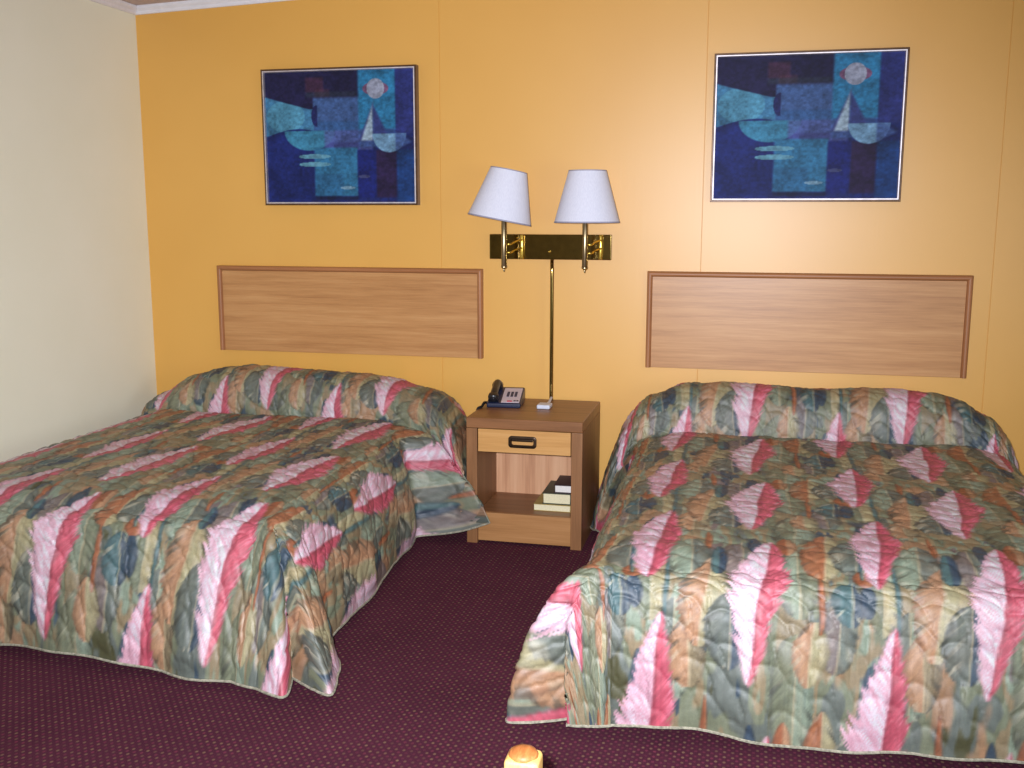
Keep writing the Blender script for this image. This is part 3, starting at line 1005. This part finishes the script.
# ------------------------------------------------------------------ telephone
def make_phone():
    t = thing('telephone', 'black desk telephone with pale keypad on the nightstand', 'telephone', (-1.078, 4.455, NH), math.radians(5))
    t.scale = (.80, .80, .80)
    def wedge(x0, x1, y0, y1, h0, h1, bev=.006):
        bm = bmesh.new()
        vs = add_box(bm, (x0, y0, 0), (x1, y1, 1), 0)
        for v in vs:
            if v.co.z > .5:
                v.co.z = h0 + (h1 - h0) * (v.co.y - y0) / (y1 - y0)
        BEVELLED.add(id(bm))
        bmesh.ops.bevel(bm, geom=list(bm.edges), offset=bev, segments=3, profile=.5, affect='EDGES')
        return bm
    S0, S1 = .026, .088          # heights front / back
    obj('base', wedge(-.092, .100, -.09, .11, S0, S1, .007), M['navy_plastic'], t)
    slope = math.atan2(S1 - S0, .20)
    def on(x, y, up=0):
        return Matrix.Translation((x, y, S0 + (S1 - S0) * (y + .09) / .20 + up)) @ Matrix.Rotation(slope, 4, 'X')
    bm = bmesh.new(); add_box(bm, (-.052, -.083, -.002), (.052, .094, .003), .002, 2, 0, on(.040, 0)); fp = obj('faceplate', bm, M['plate'], t); fp['label'] = 'pale lilac keypad panel'
    for k, x in enumerate((.018, .040, .062)):
        for y in (.035, .020, .005, -.010):
            bm = bmesh.new(); add_box(bm, (-.0075, -.005, .002), (.0075, .005, .007), .0015, 2, 0, on(x, y)); obj('key', bm, M['key'], fp)
    bm = bmesh.new(); add_box(bm, (-.014, -.006, .002), (.014, .006, .006), .0015, 2, 0, on(.035, -.068)); o = obj('key', bm, M['red_key'], fp); o['label'] = 'red key strip'
    for x in (.064, .080):
        bm = bmesh.new(); add_box(bm, (-.006, -.005, .002), (.006, .005, .006), .0015, 2, 0, on(x, -.062)); o = obj('key', bm, M['key'], fp)
    # handset lying lengthwise in the cradle: two cups and a raised grip
    bm = bmesh.new()
    path = catmull([(-.056, -.082, .040), (-.056, -.055, .062), (-.056, -.02, .080), (-.056, .02, .094), (-.056, .06, .106), (-.056, .088, .110), (-.056, .108, .100)], 6)
    rad = []
    for k in range(len(path)):
        u = k / (len(path) - 1)
        rad.append(.021 + .006 * abs(2 * u - 1) ** 2)
    add_tube(bm, path, rad, 18)
    for y, z in ((-.062, .046), (.086, .086)):
        add_lathe(bm, [(0, -.006), (.026, -.006), (.031, .004), (.031, .020), (.024, .033), (0, .038)], 28, Matrix.Translation((-.056, y, z)) @ Matrix.Rotation(slope, 4, 'X'))
    obj('handset', bm, M['black_plastic'], t)
    # cord to the side of the table
    bm = bmesh.new()
    pts = catmull([(-.085, -.050, .020), (-.100, -.052, .022), (-.108, -.066, .024), (-.112, -.085, .018), (-.116, -.105, .0085), (-.122, -.125, .008), (-.131, -.140, .004), (-.136, -.150, -.015), (-.137, -.155, -.06)], 10)
    add_tube(bm, pts, .0075, 10)
    obj('cord', bm, M['cord'], t)
make_phone()

# ------------------------------------------------------------------ books on the shelf
def make_book(x0, y0, z0, w, d, h, cover, page, label, rot=0.0, soft=False):
    t = thing('book', label, 'book', (x0, y0, z0), math.radians(rot), 'books on the nightstand shelf')
    ct = .002 if soft else .003
    bm = bmesh.new()
    ov = .001 if soft else .004
    add_box(bm, (-ov, -ov, 0), (w, d + ov, ct), .0006, 1); add_box(bm, (-ov, -ov, h - ct), (w, d + ov, h), .0006, 1)
    add_box(bm, (w - .003, -ov, 0), (w, d + ov, h), .0008, 1)
    obj('cover', bm, cover, t)
    bm = bmesh.new(); add_box(bm, (.001, .001, ct), (w - .0035, d, h - ct), .0008, 1); o = obj('pages', bm, page, t); o['label'] = 'pale page edges'
sx = NX1 - .052
make_book(sx - .174, NY0 + .085, .1402, .164, .235, .030, M['cover_yellow'], M['page'], 'widest paperback directory at the bottom of the stack on the nightstand shelf', 0, True)
make_book(sx - .134, NY0 + .095, .1706, .122, .21, .049, M['cover_green'], M['page'], 'thick dark-covered book in the middle of the stack on the nightstand shelf', 1.0)
make_book(sx - .084, NY0 + .105, .2200, .074, .165, .036, M['cover_dark'], M['page_white'], 'small dark-covered book with white pages on top of the stack', 2.0)

# ------------------------------------------------------------------ post at the near edge
def make_post():
    t = thing('wooden_post', 'pale wooden post with brown end grain at the bottom edge', 'post', (-.361, 1.63, 0))
    bm = bmesh.new()
    add_box(bm, (-.031, -.028, 0), (.031, .028, .480), .010, 3)
    obj('shaft', bm, M['post'], t)
    bm = bmesh.new()
    add_lathe(bm, [(0, .478), (.0265, .478), (.0265, .482), (.022, .4875), (.012, .491), (0, .492)], 28)
    o = obj('cap', bm, M['post_cap'], t); o['label'] = 'brown end-grain top'
make_post()

# ------------------------------------------------------------------ lights
def add_light(name, kind, loc, energy, color, target=None, **kw):
    d = bpy.data.lights.new(name, kind)
    d.energy = energy; d.color = color
    for k, v in kw.items():
        setattr(d, k, v)
    o = bpy.data.objects.new(name, d)
    o.location = loc
    if target is not None:
        o.rotation_euler = (Vector(target) - Vector(loc)).to_track_quat('-Z', 'Y').to_euler()
    return link(o)

CAMZ = 1.42
yaw, pit, rol = math.radians(13.2056), math.radians(9.4443), math.radians(.0547)
F = Vector((-math.sin(yaw) * math.cos(pit), math.cos(yaw) * math.cos(pit), -math.sin(pit)))
Rt = Vector((math.cos(yaw), math.sin(yaw), 0)); Up = Rt.cross(F)

# the camera's own flash, just above left of the lens
fl = Vector((0, 0, CAMZ)) - Rt * .07 + Up * .05
add_light('camera_flash', 'SPOT', fl, 690, (.95, .97, 1.06), fl + F * 3 - Rt * .1 - Up * .15, spot_size=math.radians(95), spot_blend=1.0, shadow_soft_size=.03)
# daylight through the window behind
add_light('window_daylight', 'AREA', (XR + .06, (WY0 + WY1) / 2, (WZ0 + WZ1) / 2), 27, (.86, .95, 1.0), (XL, (WY0 + WY1) / 2 + 1.2, 1.0),
          shape='RECTANGLE', size=WY1 - WY0, size_y=WZ1 - WZ0)

w = bpy.data.worlds.new('sky'); SC.world = w
w.use_nodes = True
bg = next(n for n in w.node_tree.nodes if n.type == 'BACKGROUND')
bg.inputs['Color'].default_value = (.75, .85, 1, 1); bg.inputs['Strength'].default_value = .6

# ------------------------------------------------------------------ camera
cd = bpy.data.cameras.new('camera'); cd.sensor_width = 36; cd.lens = 35.875; cd.clip_start = .02
cam = bpy.data.objects.new('camera', cd); link(cam)
R2 = Rt * math.cos(rol) + Up * math.sin(rol); U2 = -Rt * math.sin(rol) + Up * math.cos(rol)
mw = Matrix(((R2.x, U2.x, -F.x, 0), (R2.y, U2.y, -F.y, 0), (R2.z, U2.z, -F.z, CAMZ), (0, 0, 0, 1)))
cam.matrix_world = mw
SC.camera = cam

SC.view_settings.view_transform = 'Standard'
SC.view_settings.look = 'None'
SC.view_settings.exposure = 0.08
SC.view_settings.gamma = 1.0
SC.view_settings.use_curve_mapping = False
SC.cycles.use_denoising = True
SC.cycles.max_bounces = 8
